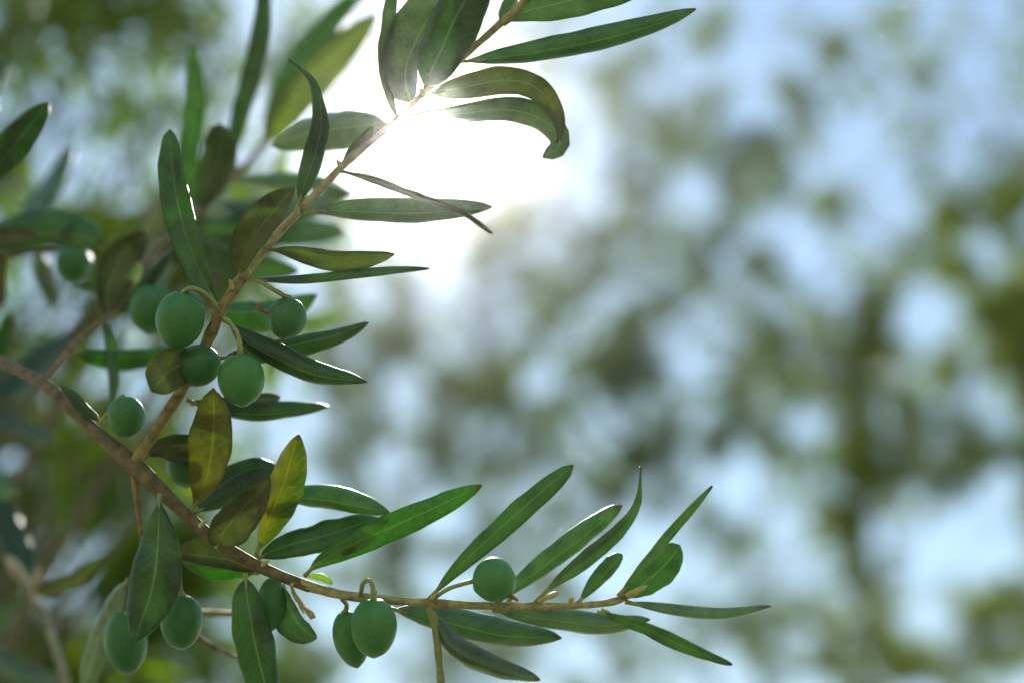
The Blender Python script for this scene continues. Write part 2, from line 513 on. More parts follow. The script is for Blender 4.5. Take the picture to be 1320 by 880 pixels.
# ------------------------------------------------------------------ ground
gv, gf = [], []
NG = 40
for j in range(NG + 1):
    for i in range(NG + 1):
        x = ((i / NG) * 2 - 1); y = ((j / NG) * 2 - 1)
        x = math.copysign(abs(x) ** 2, x) * 260; y = math.copysign(abs(y) ** 2, y) * 260
        gv.append((x, y, .12 * noise.noise(Vector((x * .12, y * .12, 0))) - .06))
for j in range(NG):
    for i in range(NG):
        a = j * (NG + 1) + i
        gf.append((a, a + 1, a + NG + 2, a + NG + 1))
g = mesh_obj('ground', gv, gf, [GROUND], None)
g['kind'] = 'structure'; g['label'] = 'dry grassy ground of the olive grove'

# ------------------------------------------------------------------ olive trees standing behind, out of focus
# where the crowns thin out and open sky stands between the branches (direction as seen from the branch, radius)
OPEN_FAR = [(905, 440, 49), (1190, 405, 46), (1245, 690, 60), (965, 640, 44), (740, 235, 56), (610, 420, 60), (850, 740, 48), (1010, 740, 36), (1040, 330, 36),
            (1180, 760, 36), (560, 310, 56), (1130, 230, 48), (500, 600, 32), (590, 750, 32), (690, 480, 28), (1290, 620, 32), (890, 250, 36), (1200, 500, 24), (520, 500, 32)]
OPEN_NEAR = [(185, 260, 68), (100, 160, 64), (210, 75, 33), (100, 690, 43), (40, 800, 43), (160, 480, 43), (60, 440, 35), (315, 160, 47), (130, 200, 47), (300, 530, 39), (370, 20, 47), (340, 570, 39), (280, 790, 39), (320, 230, 30), (0, 540, 39)]
def opened(p, near):
    v = p - CAM
    dep = v.dot(FWD)
    x, y = 660 + v.x / dep / KPX, 440 - v.dot(UP) / dep / KPX
    return any((x - a) ** 2 + (y - b) ** 2 < r * r for a, b, r in (OPEN_NEAR if near else OPEN_FAR + OPEN_NEAR))

def tree(name, label, base, forks, clusters, color, trunk_r, seed, fill=(), leaf_len=.056):
    """base: foot of the trunk; forks: upper end of trunk; clusters: (px, py, distance, radius px at that distance, cover)"""
    rn = random.Random(seed)
    root = empty(name, base, label, 'tree', 'olive trees out of focus behind the branch')
    fork = Vector(forks)
    rows = []
    for i in range(9):
        t = i / 8
        p = base.lerp(fork, t) + Vector((math.sin(t * 4 + seed) * .10, math.cos(t * 3 + seed) * .08, 0)) * math.sin(math.pi * t)
        rows.append((*p, trunk_r * (1.5 - .8 * t + .35 * (1 - t) ** 4)))
    rows[0] = (rows[0][0], rows[0][1], rows[0][2] - .15, rows[0][3])
    V, Fc = tube_data(even(spline(rows, 60), 26), 14, .16, seed)
    mesh_obj('trunk', V, Fc, [TRUNK], root, (.20, .165, .12), origin=base)
    LV, LF, LC = [], [], []
    TV, TF = [], []
    far = clusters[0][2] > 3
    allc = [(*q, False) for q in clusters]
    for x0, x1, y0, y1, d, num, cov in fill:       # small outer sprays of the crown between the big masses
        for _ in range(num):
            x, y = rn.uniform(x0, x1), rn.uniform(y0, y1)
            if (x - 556) ** 2 + (y - 166) ** 2 < 75 ** 2: continue
            allc.append((x, y, d + rn.uniform(-.5, .5), rn.uniform(7, 16), cov, True))
    heads = [F(q[0], q[1], q[2]) for q in clusters]
    for ci, (px, py, d, rp, cov, small) in enumerate(allc):
        c = F(px, py, d)
        rad = rp * KPX * d
        # limb from the fork (or from the nearest mass) to the cluster
        if small:
            st_ = min(heads, key=lambda hh: (hh - c).length)
        else:
            low = [hh for hh in heads if (hh - fork).length < (c - fork).length - .05] if far else []
            st_ = min([fork] + low, key=lambda hh: (hh - c).length * (1.6 if hh is fork else 1))
        mid = st_.lerp(c, .5) + Vector((rn.uniform(-.1, .1), rn.uniform(-.1, .1), rn.uniform(-.15, .1))) * (c - st_).length * .5
        r0 = .006 if small else trunk_r * (.18 if st_ is fork else .10)
        lr = [(*st_, r0), (*mid, r0 * .5), (*c, r0 * .16)]
        V, Fc = tube_data(even(spline(lr, 40), 14), 7, .12, seed + ci)
        if small:
            b0 = len(TV); TV += V; TF += [tuple(i + b0 for i in f) for f in Fc]
        else:
            mesh_obj('limb', V, Fc, [TRUNK], root, (.15, .14, .085), origin=fork)
        subs = [Vector((rn.uniform(-1, 1), rn.uniform(-1, 1), rn.uniform(-1, 1))) * .85 for _ in range(9)]
        nl = int(cov * math.pi * rad * rad / .000065)
        per = 14
        for q in range(max(1, nl // per)):
            # a leafy twig
            v = rn.choice(subs) + Vector((rn.gauss(0, .17), rn.gauss(0, .17), rn.gauss(0, .17)))
            o = c + v * rad
            if opened(o, not far) and rn.random() < (.97 if opened(o, True) else .88): continue
            dr = (v * .8 + Vector((rn.gauss(0, .6), rn.gauss(0, .6), rn.gauss(.1, .6)))).normalized()
            ln = rn.uniform(.08, .14) if far else rn.uniform(.14, .26) * min(1.0, rad / .14 + .25)
            p, pv = o - dr * ln * .5, None
            tr_ = []
            for s in range(8):
                tr_.append((*p, .0018 - .0001 * s))
                if s:
                    ax = dr.cross(Vector((rn.gauss(0, 1), rn.gauss(0, 1), rn.gauss(0, 1)))).normalized()
                    for sg in (-1, 1):
                        ld = (dr * rn.uniform(.5, 1.0) + ax * sg + Vector((0, 0, -.15))).normalized()
                        l_ = leaf_len * rn.uniform(.7, 1.15); w_ = l_ * rn.uniform(.09, .13)
                        lat = ld.cross(Vector((rn.gauss(0, .5), rn.gauss(0, .5), 1))).normalized()
                        up = lat.cross(ld).normalized()
                        b0 = len(LV)
                        m_ = p + ld * l_ * .48
                        LV += [p, m_ + lat * w_ + up * w_ * .3, p + ld * l_ - up * l_ * .08, m_ - lat * w_ + up * w_ * .3, m_]
                        LF += [(b0, b0 + 4, b0 + 1), (b0 + 4, b0 + 2, b0 + 1), (b0, b0 + 3, b0 + 4), (b0 + 4, b0 + 3, b0 + 2)]
                        tn = rn.uniform(.65, 1.4)
                        LC += [(tn * rn.uniform(.9, 1.25), tn, tn * rn.uniform(.7, 1.1), 1)] * 5
                dr = (dr + Vector((rn.gauss(0, .12), rn.gauss(0, .12), rn.gauss(-.05, .12)))).normalized()
                p = p + dr * ln / 7
            tv, tf = tube_data(tr_, 3, 0, 0, False)
            b0 = len(TV); TV += tv; TF += [tuple(i + b0 for i in f) for f in tf]
    cr = mesh_obj('crown', LV, LF, [LEAF_FAR if far else LEAF_NEAR], root, color, origin=fork, smooth=False)
    cr['kind'] = 'stuff'
    at = cr.data.color_attributes.new('tint', 'FLOAT_COLOR', 'POINT')
    at.data.foreach_set('color', [x for c4 in LC for x in c4])
    tw = mesh_obj('twigs', TV, TF, [BARK], root, (.17, .14, .09), origin=fork)
    tw['kind'] = 'stuff'
    return root, len(LV) // 5

def foot(px, d):
    p = F(px, 640, d); return Vector((p.x, p.y, 0))
def upto(px, py, d):
    return F(px, py, d)

NL = 0
for a in [
    ('olive_tree', 'large blurred olive tree filling the right edge of the picture, yellow green', foot(1150, 7.50), upto(1115, 900, 7.50),
     [(1255, 290, 7.50, 60, 0.77), (1290, 390, 7.80, 70, 0.85), (1120, 380, 7.20, 55, 0.68), (1085, 460, 7.35, 55, 0.77), (1140, 560, 7.50, 75, 0.85),
      (1250, 540, 7.80, 80, 0.77), (1100, 650, 7.50, 50, 0.77), (1120, 740, 7.35, 45, 0.94), (1110, 840, 7.50, 60, 0.94), (1290, 800, 7.80, 70, 0.68),
      (1200, 620, 7.95, 45, 0.51), (1330, 250, 7.80, 60, 0.77), (1400, 400, 7.80, 120, 0.77), (1400, 650, 7.95, 130, 0.68), (1180, 330, 7.50, 40, 0.42), (1220, 870, 7.50, 70, 0.59), (1190, 470, 8.10, 60, 0.30)],
     (.14, .21, .026), .17, 1, [(1040, 1340, 250, 880, 7.50, 74, 1.1), (1120, 1340, 0, 280, 7.95, 28, .7)]),
    ('olive_tree', 'blurred grey green olive tree behind the tip of the horizontal twig, centre', foot(830, 9.30), upto(815, 930, 9.30),
     [(845, 300, 9.00, 45, 0.38), (935, 325, 9.30, 55, 0.49), (990, 345, 9.30, 30, 0.43), (800, 465, 9.45, 50, 0.49), (755, 490, 9.00, 45, 0.38), (870, 560, 9.45, 60, 0.49),
      (960, 550, 9.30, 45, 0.32), (820, 620, 9.00, 55, 0.49), (700, 560, 9.45, 45, 0.32), (760, 640, 9.60, 55, 0.38), (940, 690, 9.30, 45, 0.32), (985, 815, 9.00, 50, 0.49),
      (800, 890, 9.30, 70, 0.49), (690, 680, 9.30, 60, 0.27), (880, 430, 9.60, 60, 0.14), (760, 330, 9.00, 45, 0.19), (690, 420, 9.75, 50, 0.17), (1010, 640, 9.30, 50, 0.22), (640, 600, 9.15, 40, 0.27), (700, 200, 9.60, 40, 0.17), (640, 330, 9.45, 50, 0.19), (790, 240, 9.60, 40, 0.22), (720, 270, 9.30, 35, 0.19), (600, 400, 9.30, 50, 0.19), (700, 370, 9.75, 40, 0.22), (840, 390, 9.45, 40, 0.22), (930, 470, 9.60, 40, 0.22), (640, 510, 9.45, 50, 0.27), (1010, 560, 9.60, 40, 0.22), (890, 640, 9.60, 40, 0.24), (1050, 760, 9.45, 40, 0.26), (880, 800, 9.30, 60, 0.27), (720, 760, 9.45, 60, 0.27)],
     (.095, .16, .05), .17, 2, [(470, 820, 20, 330, 9.4, 34, .8), (560, 1040, 330, 880, 9.30, 124, 1.0), (560, 1020, 170, 620, 9.45, 161, 1.0), (600, 1000, 0, 230, 9.45, 53, .7)]),
    ('olive_tree', 'distant blurred olive tree with a few high sprigs against the pale sky', foot(1010, 11.25), upto(985, 900, 11.25),
     [(1040, 130, 11.10, 42, 0.64), (1070, 80, 11.10, 30, 0.44), (870, 175, 11.25, 28, 0.43), (955, 240, 11.25, 30, 0.32), (1010, 210, 11.40, 30, 0.22), (1090, 250, 11.40, 40, 0.22), (1180, 180, 11.25, 30, 0.16), (930, 20, 11.25, 28, 0.22), (1000, 450, 11.25, 60, 0.17), (960, 760, 11.40, 60, 0.19)],
     (.12, .17, .028), .17, 3, [(760, 1250, 20, 500, 11.25, 94, .9), (900, 1250, 400, 880, 11.25, 53, .9)]),
    ('olive_tree', 'blurred dull green olive tree seen between the two fruiting twigs', foot(430, 8.10), upto(400, 930, 8.10),
     [(455, 600, 8.10, 50, 0.49), (430, 520, 8.25, 35, 0.32), (560, 560, 8.10, 40, 0.19), (400, 850, 7.95, 60, 0.65), (560, 850, 8.25, 50, 0.43), (600, 700, 8.10, 50, 0.30), (480, 710, 8.10, 50, 0.32),
      (530, 620, 8.40, 50, 0.17), (620, 460, 8.10, 50, 0.10), (520, 440, 8.10, 50, 0.19), (480, 520, 8.40, 50, 0.24), (560, 500, 8.40, 40, 0.22), (500, 780, 8.25, 60, 0.27), (440, 440, 8.40, 40, 0.19), (640, 840, 8.10, 60, 0.43), (330, 600, 8.10, 60, 0.32), (300, 760, 8.10, 70, 0.43), (200, 680, 8.10, 70, 0.38)],
     (.10, .16, .042), .18, 4, [(150, 700, 420, 880, 8.25, 124, 1.0), (430, 720, 230, 620, 8.25, 115, 1.0)]),
    ('olive_tree', 'near olive tree on the left, its blurred dark crown behind the olives', Vector((-1.35, 1.7, 0)), Vector((-1.15, 1.55, 1.35)),
     [(20, 30, 1.5, 110, 1.07), (130, 40, 1.6, 70, 0.71), (250, 70, 1.7, 75, 0.83), (350, 70, 1.9, 55, 0.94), (200, 160, 1.8, 55, 0.85), (20, 300, 1.4, 50, 0.85), (170, 270, 1.8, 45, 1.36),
      (220, 320, 1.5, 60, 1.53), (40, 440, 1.5, 45, 1.02), (110, 400, 1.6, 40, 0.68), (20, 570, 1.4, 50, 1.02), (100, 620, 1.6, 60, 1.19), (160, 700, 1.8, 50, 1.53), (30, 670, 1.5, 45, 1.36), (190, 830, 1.8, 55, 1.53), (110, 880, 1.6, 50, 1.36), (270, 860, 1.9, 50, 1.02),
      (-60, 500, 1.5, 120, 1.19), (-80, 200, 1.5, 120, 1.19), (-60, 800, 1.5, 110, 1.19), (350, 640, 2.0, 40, 0.68), (320, 440, 1.9, 50, 0.85), (350, 300, 1.9, 50, 1.19), (440, 100, 2.2, 35, 0.4), (320, 290, .95, 40, .5), (250, 250, .9, 40, .5), (130, 390, .95, 40, .4), (60, 560, 1.0, 50, .5), (260, 150, 1.0, 40, .4), (200, 640, 1.05, 40, .5), (330, 400, 1.0, 36, .5), (110, 780, 1.05, 40, .6), (60, 850, 1.7, 60, 1.2), (150, 600, 1.7, 55, 1.2), (200, 760, 1.8, 60, 1.4), (130, 860, 1.7, 60, 1.4), (240, 700, 1.8, 55, 1.2), (20, 700, 1.6, 50, 1.2), (230, 400, 1.5, 55, 1.2), (270, 320, 1.4, 60, 1.2), (120, 330, 1.5, 45, 1.0), (30, 400, 1.6, 40, .8), (50, 620, 1.7, 50, 1.2), (230, 560, 1.9, 50, .8), (340, 860, 2.0, 50, 1.0)],
     (.085, .155, .020), .10, 5),
]:
    _, k = tree(*a); NL += k
print('far leaves', NL)

# ------------------------------------------------------------------ the fruiting branch in focus
B = empty('olive_branch', P(172, 597, 12), 'sharp olive branch with green olives, forking into an upright and a horizontal twig', 'branch')
BR_D, BR_M, BR_T, BR_Y = (.150, .115, .050), (.26, .205, .085), (.37, .325, .145), (.46, .42, .16)
stem('main_stem', [(-420, 300, 240, 26), (-200, 375, 130, 20), (-60, 437, 62, 15), (0, 466, 45, 14), (60, 497, 32, 16), (120, 553, 22, 17), (170, 597, 12, 20), (215, 640, 10, 16.5), (270, 690, 6, 15), (330, 728, 0, 15), (400, 757, 0, 13.5)], B, BR_D, n=70, sides=14, nodes=(.56, .72, .9))
stem('horizontal_twig', [(385, 751, 0, 15), (430, 764, 0, 12.5), (470, 770, 0, 11.5), (560, 777, 0, 11), (650, 781, 0, 10), (740, 780, 0, 9), (790, 775, 0, 8.5), (812, 767, 0, 7)], B, BR_T, n=56, nodes=(.2, .42, .64, .72, .95))
stem('upright_twig', [(170, 600, 12, 16), (200, 556, 10, 14.5), (235, 500, 5, 14), (265, 445, 2, 14), (285, 400, 0, 14), (312, 358, 0, 13)], B, BR_M, n=36, nodes=(.35, .72, .97))
stem('upright_twig', [(310, 361, 0, 12.5), (350, 311, 0, 11), (400, 258, 0, 10), (446, 210, 0, 9.5), (500, 165, 0, 8.5), (547, 120, 0, 8.5), (590, 79, 0, 9), (645, 31, 0, 9), (690, -12, 0, 8), (730, -48, 0, 7)], B, BR_T, n=56, nodes=(.14, .27, .37, .6, .7, .85))
stem('side_twig', [(55, 492, 33, 10), (98, 442, 45, 9.5), (135, 412, 55, 9.5), (170, 370, 64, 9), (205, 322, 76, 9.5), (245, 286, 88, 9.5), (285, 245, 100, 9.5), (330, 197, 118, 8.5), (350, 170, 128, 7)], B, (.21, .15, .07), n=44, nodes=(.3, .55, .8))
stem('broken_twig', [(172, 602, 12, 10), (176, 640, 10, 8), (180, 672, 8, 7), (184, 698, 6, 5)], B, (.22, .13, .06), n=16)
stem('green_shoot', [(553, 783, -2, 9), (560, 806, -4, 8.5), (566, 850, -6, 9), (570, 905, -8, 9)], B, (.24, .27, .08), STALK, n=24, nodes=(.5, .75))
stem('bud', [(808, 768, -1, 8), (818, 763, -2, 9), (829, 757, -3, 6), (834, 754, -3, 2)], B, BR_Y, STALK, n=12)
stem('bud', [(694, 775, -1, 6), (704, 770, -2, 6), (714, 766, -2, 8), (720, 763, -2, 3)], B, BR_Y, STALK, n=12)
stem('bud', [(775, 786, -1, 6), (785, 791, -2, 7), (792, 795, -2, 3)], B, (.35, .38, .07), STALK, n=10)
stem('bud', [(587, 78, -1, 6), (588, 70, -2, 7), (592, 62, -2, 5), (596, 55, -2, 2)], B, BR_Y, STALK, n=10)
for bx_, by_, ex, ey in ((383, 276, 382, 264), (440, 216, 434, 206), (322, 352, 316, 344), (300, 372, 296, 360), (556, 772, 563, 764), (655, 776, 660, 769), (338, 728, 347, 722), (258, 678, 266, 670), (545, 122, 541, 113), (648, 28, 651, 18), (735, 776, 738, 769), (480, 767, 486, 760)):
    stem('bud', [(bx_, by_, -2, 6), ((bx_ + ex) / 2, (by_ + ey) / 2, -3, 6.5), (ex, ey, -4, 1.5)], B, BR_Y, STALK, n=7, sides=7)
# withered flower stalk under the stem
stem('dry_flower_stalk', [(376, 752, -3, 6), (379, 765, -6, 5), (386, 775, -8, 6), (394, 786, -9, 4.5), (402, 797, -10, 4)], B, (.36, .28, .11), n=22, wob=.6)
stem('dry_flower_stalk', [(384, 773, -8, 4), (388, 784, -9, 3), (392, 790, -9, 2)], B, (.36, .30, .14), n=8, wob=.3)
stem('dry_flower_stalk', [(394, 784, -9, 3.5), (402, 789, -10, 3), (405, 796, -10, 4)], B, (.36, .28, .12), n=8, wob=.3)
stem('dry_flower_stalk', [(640, 776, -4, 4), (655, 768, -8, 4), (662, 770, -9, 6), (668, 774, -9, 3)], B, (.27, .12, .05), n=10, wob=.3)
stem('dry_flower_stalk', [(352, 408, 2, 3), (342, 402, 0, 4), (333, 396, -1, 6), (330, 393, -1, 2)], B, (.25, .12, .06), n=10, wob=.3)

# leaves: upright twig
leaf(B, [(545, 119), (560, 84), (590, 20), (628, -60)], 66, G_MID, (0, -14), roll=-16, fold=16, peak=.45)
leaf(B, [(532, 141), (522, 92), (545, 36), (588, -38)], 62, (.13, .16, .12), (4, 14), roll=20)  # sun glare put into the blade colour as a paler grey
leaf(B, [(590, 72), (604, 38), (616, 2), (640, -62)], 40, G_MID, (2, 8), roll=22)
leaf(B, [(512, 157), (504, 100), (505, 50), (513, -35)], 18, G_GREY, (6, 14), roll=48)
leaf(B, [(589, 80), (625, 77), (700, 66), (780, 50), (850, 30), (897, 12)], 33, G_BLUE, (0, -4), roll=10, peak=.5)
leaf(B, [(649, 32), (676, 16), (735, 1), (800, -14), (860, -34)], 44, G_LIGHT, (0, 2), roll=-18)
leaf(B, [(645, 30), (655, 14), (672, -14)], 16, G_LIGHT, (0, 4), roll=30)
leaf(B, [(548, 122), (598, 113), (648, 104), (688, 112), (715, 142), (722, 170), (717, 184)], 37, OLV, (-2, -8), roll=-12, under=True, peak=.38, tipx=.75, fold=18)
leaf(B, [(520, 148), (590, 147), (650, 141), (692, 150), (718, 170), (720, 190), (700, 203)], 34, G_GREY, (2, -2), roll=12, peak=.42, tipx=.42, basex=2.2)
leaf(B, [(505, 160), (450, 164), (400, 172), (350, 188)], 52, (.17, .20, .15), (22, 50), roll=10)  # pale grey stands in for the glare washing over this leaf
leaf(B, [(442, 217), (452, 196), (480, 163)], 17, OLV, (2, 6), roll=25, under=True)
leaf(B, [(384, 268), (393, 235), (406, 195), (413, 150), (402, 105), (372, 76)], 27, G_DARK, (0, -6), roll=30, twist=50, peak=.33, tipx=1.25)
leaf(B, [(436, 220), (478, 230), (520, 245), (570, 263), (600, 275), (634, 301)], 10, BRN, (0, -26), roll=70, fold=30)
leaf(B, [(392, 277), (415, 272), (470, 273), (530, 275), (585, 272), (634, 267)], 34, G_GREY, (0, 4), roll=14, peak=.5)
leaf(B, [(308, 358), (318, 322), (345, 283), (380, 242)], 44, OLV, (-3, -16), roll=-18, under=True, peak=.5)
leaf(B, [(345, 322), (375, 322), (440, 331), (508, 327)], 27, OLV, (0, 2), roll=30, under=True, peak=.52, tipx=.65)
leaf(B, [(318, 361), (390, 364), (470, 356), (553, 347)], 19, G_MID, (0, -10), roll=20, fold=-50, curl=.5)
leaf(B, [(292, 412), (312, 434), (350, 458), (405, 482), (473, 492)], 34, G_DARK, (0, -6), roll=16, peak=.42, tipx=.7, label='dark green leaf with a bright rim and reddish tip')
leaf(B, [(282, 462), (340, 452), (400, 440), (440, 430), (475, 415)], 30, G_DARK, (8, 22), roll=-15, peak=.42)
leaf(B, [(240, 515), (290, 530), (350, 533), (424, 524)], 26, G_DARK, (10, 34), roll=20)
leaf(B, [(246, 520), (285, 520), (330, 515), (360, 512)], 22, BRN, (20, 34), roll=10, under=True)
leaf(B, [(258, 455), (236, 468), (214, 480), (196, 504)], 56, OLV, (6, -16), roll=-12, under=True, peak=.55, tipx=.55, label='short rounded leaf seen nearly end on')
leaf(B, [(246, 660), (262, 630), (272, 590), (276, 545), (275, 500)], 58, (.15, .135, .036), (8, -10), roll=-8, under=True, peak=.60, tipx=.6, basex=1.1, label='dull yellow olive leaf standing upright')
leaf(B, [(330, 716), (343, 682), (365, 625), (385, 560)], 50, YEL, (0, -8), roll=-12, peak=.52, tipx=.75, top=LEAF_YELLOW, label='yellowing leaf glowing in the sun')
leaf(B, [(279, 706), (290, 682), (312, 655), (348, 617)], 54, BRN, (0, -12), roll=15, under=True, peak=.45, tipx=.7)
leaf(B, [(248, 655), (290, 622), (330, 603), (362, 606)], 36, G_DARK, (14, 26), roll=-25)
leaf(B, [(250, 660), (290, 645), (330, 625), (358, 612)], 26, G_BLUE, (10, 18), roll=20)
leaf(B, [(335, 640), (385, 641), (440, 647), (503, 662)], 38, G_MID, (16, 4), roll=10, fold=-34, tipx=.7, curl=.7)
leaf(B, [(330, 720), (365, 705), (420, 690), (490, 668)], 40, G_DARK, (4, 18), roll=-25, fold=22)
leaf(B, [(393, 742), (415, 722), (480, 690), (550, 659), (621, 625)], 38, G_VIVID, (0, -10), roll=-14, peak=.5, top=LEAF_SPOT, label='vivid green leaf with a small brown blotch')
leaf(B, [(206, 636), (204, 690), (198, 750), (174, 828)], 66, G_DARK, (4, -16), roll=12, peak=.55, tipx=.8, fold=10, label='broad dark hanging leaf with a yellow rim')
leaf(B, [(316, 738), (319, 775), (330, 835), (352, 925)], 52, G_DARK, (0, -10), roll=-10, peak=.45, fold=16)
leaf(B, [(335, 738), (295, 722), (262, 716), (228, 712)], 40, BRN, (8, 20), roll=20, under=True)
leaf(B, [(332, 738), (300, 735), (268, 735), (236, 722)], 26, G_VIVID, (12, 24), roll=-25)
leaf(B, [(362, 752), (372, 778), (384, 802), (408, 822)], 36, G_GREY, (6, 12), roll=32, under=True)
leaf(B, [(131, 542), (112, 526), (95, 508), (78, 496)], 16, G_BLUE, (20, 18), roll=30)
# leaves: horizontal twig
leaf(B, [(553, 772), (590, 732), (655, 672), (739, 599)], 31, G_MID, (0, -8), roll=-20, peak=.60, fold=22, tipx=.42, basex=1.1)
leaf(B, [(640, 778), (668, 754), (732, 706), (802, 651)], 31, G_LIGHT, (3, 10), roll=14, peak=.55, tipx=.5)
leaf(B, [(690, 776), (715, 752), (760, 717), (800, 682), (822, 648), (826, 601)], 22, G_LIGHT, (0, -6), roll=25, twist=60, peak=.42, tipx=1.3, petiole=.12)
leaf(B, [(745, 777), (762, 758), (783, 735), (802, 714)], 23, G_LIGHT, (0, 3), roll=15, peak=.6, tipx=.45, basex=1.2)
leaf(B, [(797, 768), (832, 725), (870, 680), (918, 626)], 13, G_LIGHT, (-2, -10), roll=35, fold=26)
leaf(B, [(798, 770), (825, 754), (852, 732), (876, 702)], 45, G_MID, (2, 10), roll=18, peak=.6, tipx=.5, fold=18)
leaf(B, [(806, 775), (860, 787), (930, 793), (994, 781)], 20, G_GREY, (0, 4), roll=15, fold=-40, curl=.6)
leaf(B, [(770, 788), (830, 808), (885, 833), (944, 856)], 20, G_MID, (-2, -14), roll=35, fold=34, tipx=.55)
leaf(B, [(635, 786), (715, 799), (780, 806), (838, 798)], 36, G_GREY, (3, 10), roll=8, tipx=.6, fold=-34, curl=.6)
leaf(B, [(500, 783), (570, 800), (645, 818), (724, 822)], 46, G_BLUE, (6, 10), roll=8, peak=.5, fold=-34, curl=.6)
leaf(B, [(556, 786), (580, 830), (630, 858), (696, 876)], 36, G_GREY, (-2, -14), roll=8, peak=.40, fold=-36, curl=.7)
leaf(B, [(397, 743), (412, 745), (428, 752)], 9, (.3, .36, .08), (-2, -4), roll=30, petiole=0, name='young_leaf')

# leaves: side twig, just behind the plane of focus
leaf(B, [(286, 402), (262, 360), (236, 290), (222, 220), (219, 168)], 44, (.062, .135, .038), (2, 28), roll=-10, fold=30, peak=.5, tipx=.5, curl=0)
leaf(B, [(250, 278), (243, 200), (252, 130), (247, 55)], 30, G_MID, (90, 84), roll=-20)
leaf(B, [(290, 238), (306, 165), (325, 95), (338, 30), (342, -50)], 27, G_BLUE, (100, 70), roll=20)
leaf(B, [(338, 192), (375, 132), (435, 66), (486, 18)], 50, PALE, (118, 104), roll=10, under=True)
leaf(B, [(340, 190), (372, 115), (420, 50), (485, -30)], 36, G_MID, (120, 126), roll=30)
leaf(B, [(255, 278), (268, 240), (284, 200), (284, 160)], 50, (.085, .115, .042), (90, 66), roll=-15, under=True, peak=.62, tipx=.5)
leaf(B, [(300, 232), (350, 236), (400, 238), (452, 252)], 22, G_MID, (98, 62), roll=25)
leaf(B, [(275, 262), (330, 270), (390, 268), (452, 247)], 32, G_BLUE, (92, 66), roll=-20)
leaf(B, [(235, 296), (300, 298), (370, 302), (448, 300)], 46, G_BLUE, (88, 92), roll=10)
leaf(B, [(228, 302), (260, 322), (310, 340), (385, 350)], 40, G_MID, (86, 66), roll=20)
leaf(B, [(200, 330), (260, 330), (320, 315), (380, 290)], 40, BRN, (76, 96), roll=10, under=True)
leaf(B, [(272, 402), (320, 402), (360, 398), (408, 380)], 42, G_VIVID, (30, 48), roll=-20)
leaf(B, [(136, 414), (140, 370), (156, 330), (188, 300)], 50, (.085, .09, .04), (56, 66), roll=15, under=True)
leaf(B, [(148, 412), (180, 384), (205, 355), (222, 328)], 20, G_BLUE, (55, 50), roll=40)
leaf(B, [(92, 452), (140, 460), (190, 458), (240, 448)], 30, G_VIVID, (50, 60), roll=-15)
leaf(B, [(134, 408), (137, 450), (142, 490), (141, 530)], 15, G_MID, (56, 48), roll=40)
leaf(B, [(186, 590), (205, 576), (240, 574), (280, 580)], 38, BRN, (16, 34), roll=15, under=True)
leaf(B, [(165, 372), (170, 362), (176, 350), (180, 338)], 15, (.45, .42, .30), (62, 56), roll=10, petiole=0, name='young_leaf', label='small pale young leaf')
leaf(B, [(165, 745), (148, 785), (126, 830), (104, 900)], 34, G_GREY, (30, 60), roll=40)
stem('side_twig', [(246, 789, 44, 9), (290, 791, 48, 9), (345, 793, 52, 8)], B, (.28, .24, .07), STALK, n=10)
stem('side_twig', [(240, 812, 42, 7), (285, 838, 44, 7), (322, 854, 46, 6)], B, (.20, .17, .10), n=10)

# olives
olive(B, 232, 412, 31, 37, -5, 8, stalk=[(284, 402, -1), (266, 380, -6), (246, 371, -9)])
olive(B, 253, 471, 27, 32, 3, 78, color=(.040, .160, .034), stalk=[(262, 452, 4), (278, 470, 8)])
olive(B, 311, 489, 30, 34, -6, -4, color=(.072, .255, .048), stalk=[(288, 410, -2), (302, 423, -6), (309, 440, -8)])
olive(B, 370, 410, 25, 27, 3, 10, stalk=[(316, 360, 0), (332, 362, -2), (350, 372, -2)])
olive(B, 163, 537, 24, 27, 14, -8, stalk=[(128, 545, 20), (142, 530, 16), (152, 514, 13)])
olive(B, 196, 398, 29, 32, 52, 10)
olive(B, 240, 601, 25, 27, 32, 0)
olive(B, 234, 801, 27, 35, 12, 2, stalk=[(226, 700, 14), (230, 735, 13), (232, 755, 12)])
olive(B, 162, 828, 27, 40, 34, -6)
olive(B, 350, 778, 20, 36, 8, 8)
olive(B, 482, 808, 30, 38, -6, 0, color=(.068, .24, .048), stalk=[(464, 769, -1), (468, 752, -5), (475, 747, -7), (480, 754, -7)])
olive(B, 452, 823, 22, 37, 6, -14, color=(.058, .215, .042), stalk=[(441, 772, 1), (447, 780, 4)])
olive(B, 637, 747, 29, 28, -6, 62, color=(.068, .24, .046), stalk=[(556, 773, -1), (575, 760, -4), (596, 752, -6)])

# ------------------------------------------------------------------ neighbouring sprays of the same near tree, on the left
B2 = empty('olive_branch', P(-60, 330, 70), 'blurred olive spray at the left edge with one round olive and broad dark leaf', 'branch', 'neighbouring sprays left of the sharp branch')
stem('stem', [(-520, 250, 330, 22), (-200, 300, 140, 14), (-60, 330, 80, 11), (10, 330, 72, 9), (60, 322, 84, 7), (100, 325, 95, 5)], B2, BR_D, n=24, nodes=(.4, .7))
leaf(B2, [(-40, 322), (10, 308), (70, 300), (132, 312)], 54, G_DARK, (74, 56), roll=15)
leaf(B2, [(-30, 308), (0, 303), (25, 302), (50, 304)], 24, BRN, (60, 52), roll=10, under=True)
leaf(B2, [(50, 326), (52, 350), (60, 375), (70, 402)], 26, G_MID, (92, 118), roll=20)
leaf(B2, [(10, 330), (0, 350), (-4, 372), (-10, 400)], 40, BRN, (72, 90), roll=20, under=True)
leaf(B2, [(98, 370), (115, 375), (130, 385), (138, 405)], 18, G_MID, (80, 66), roll=25)
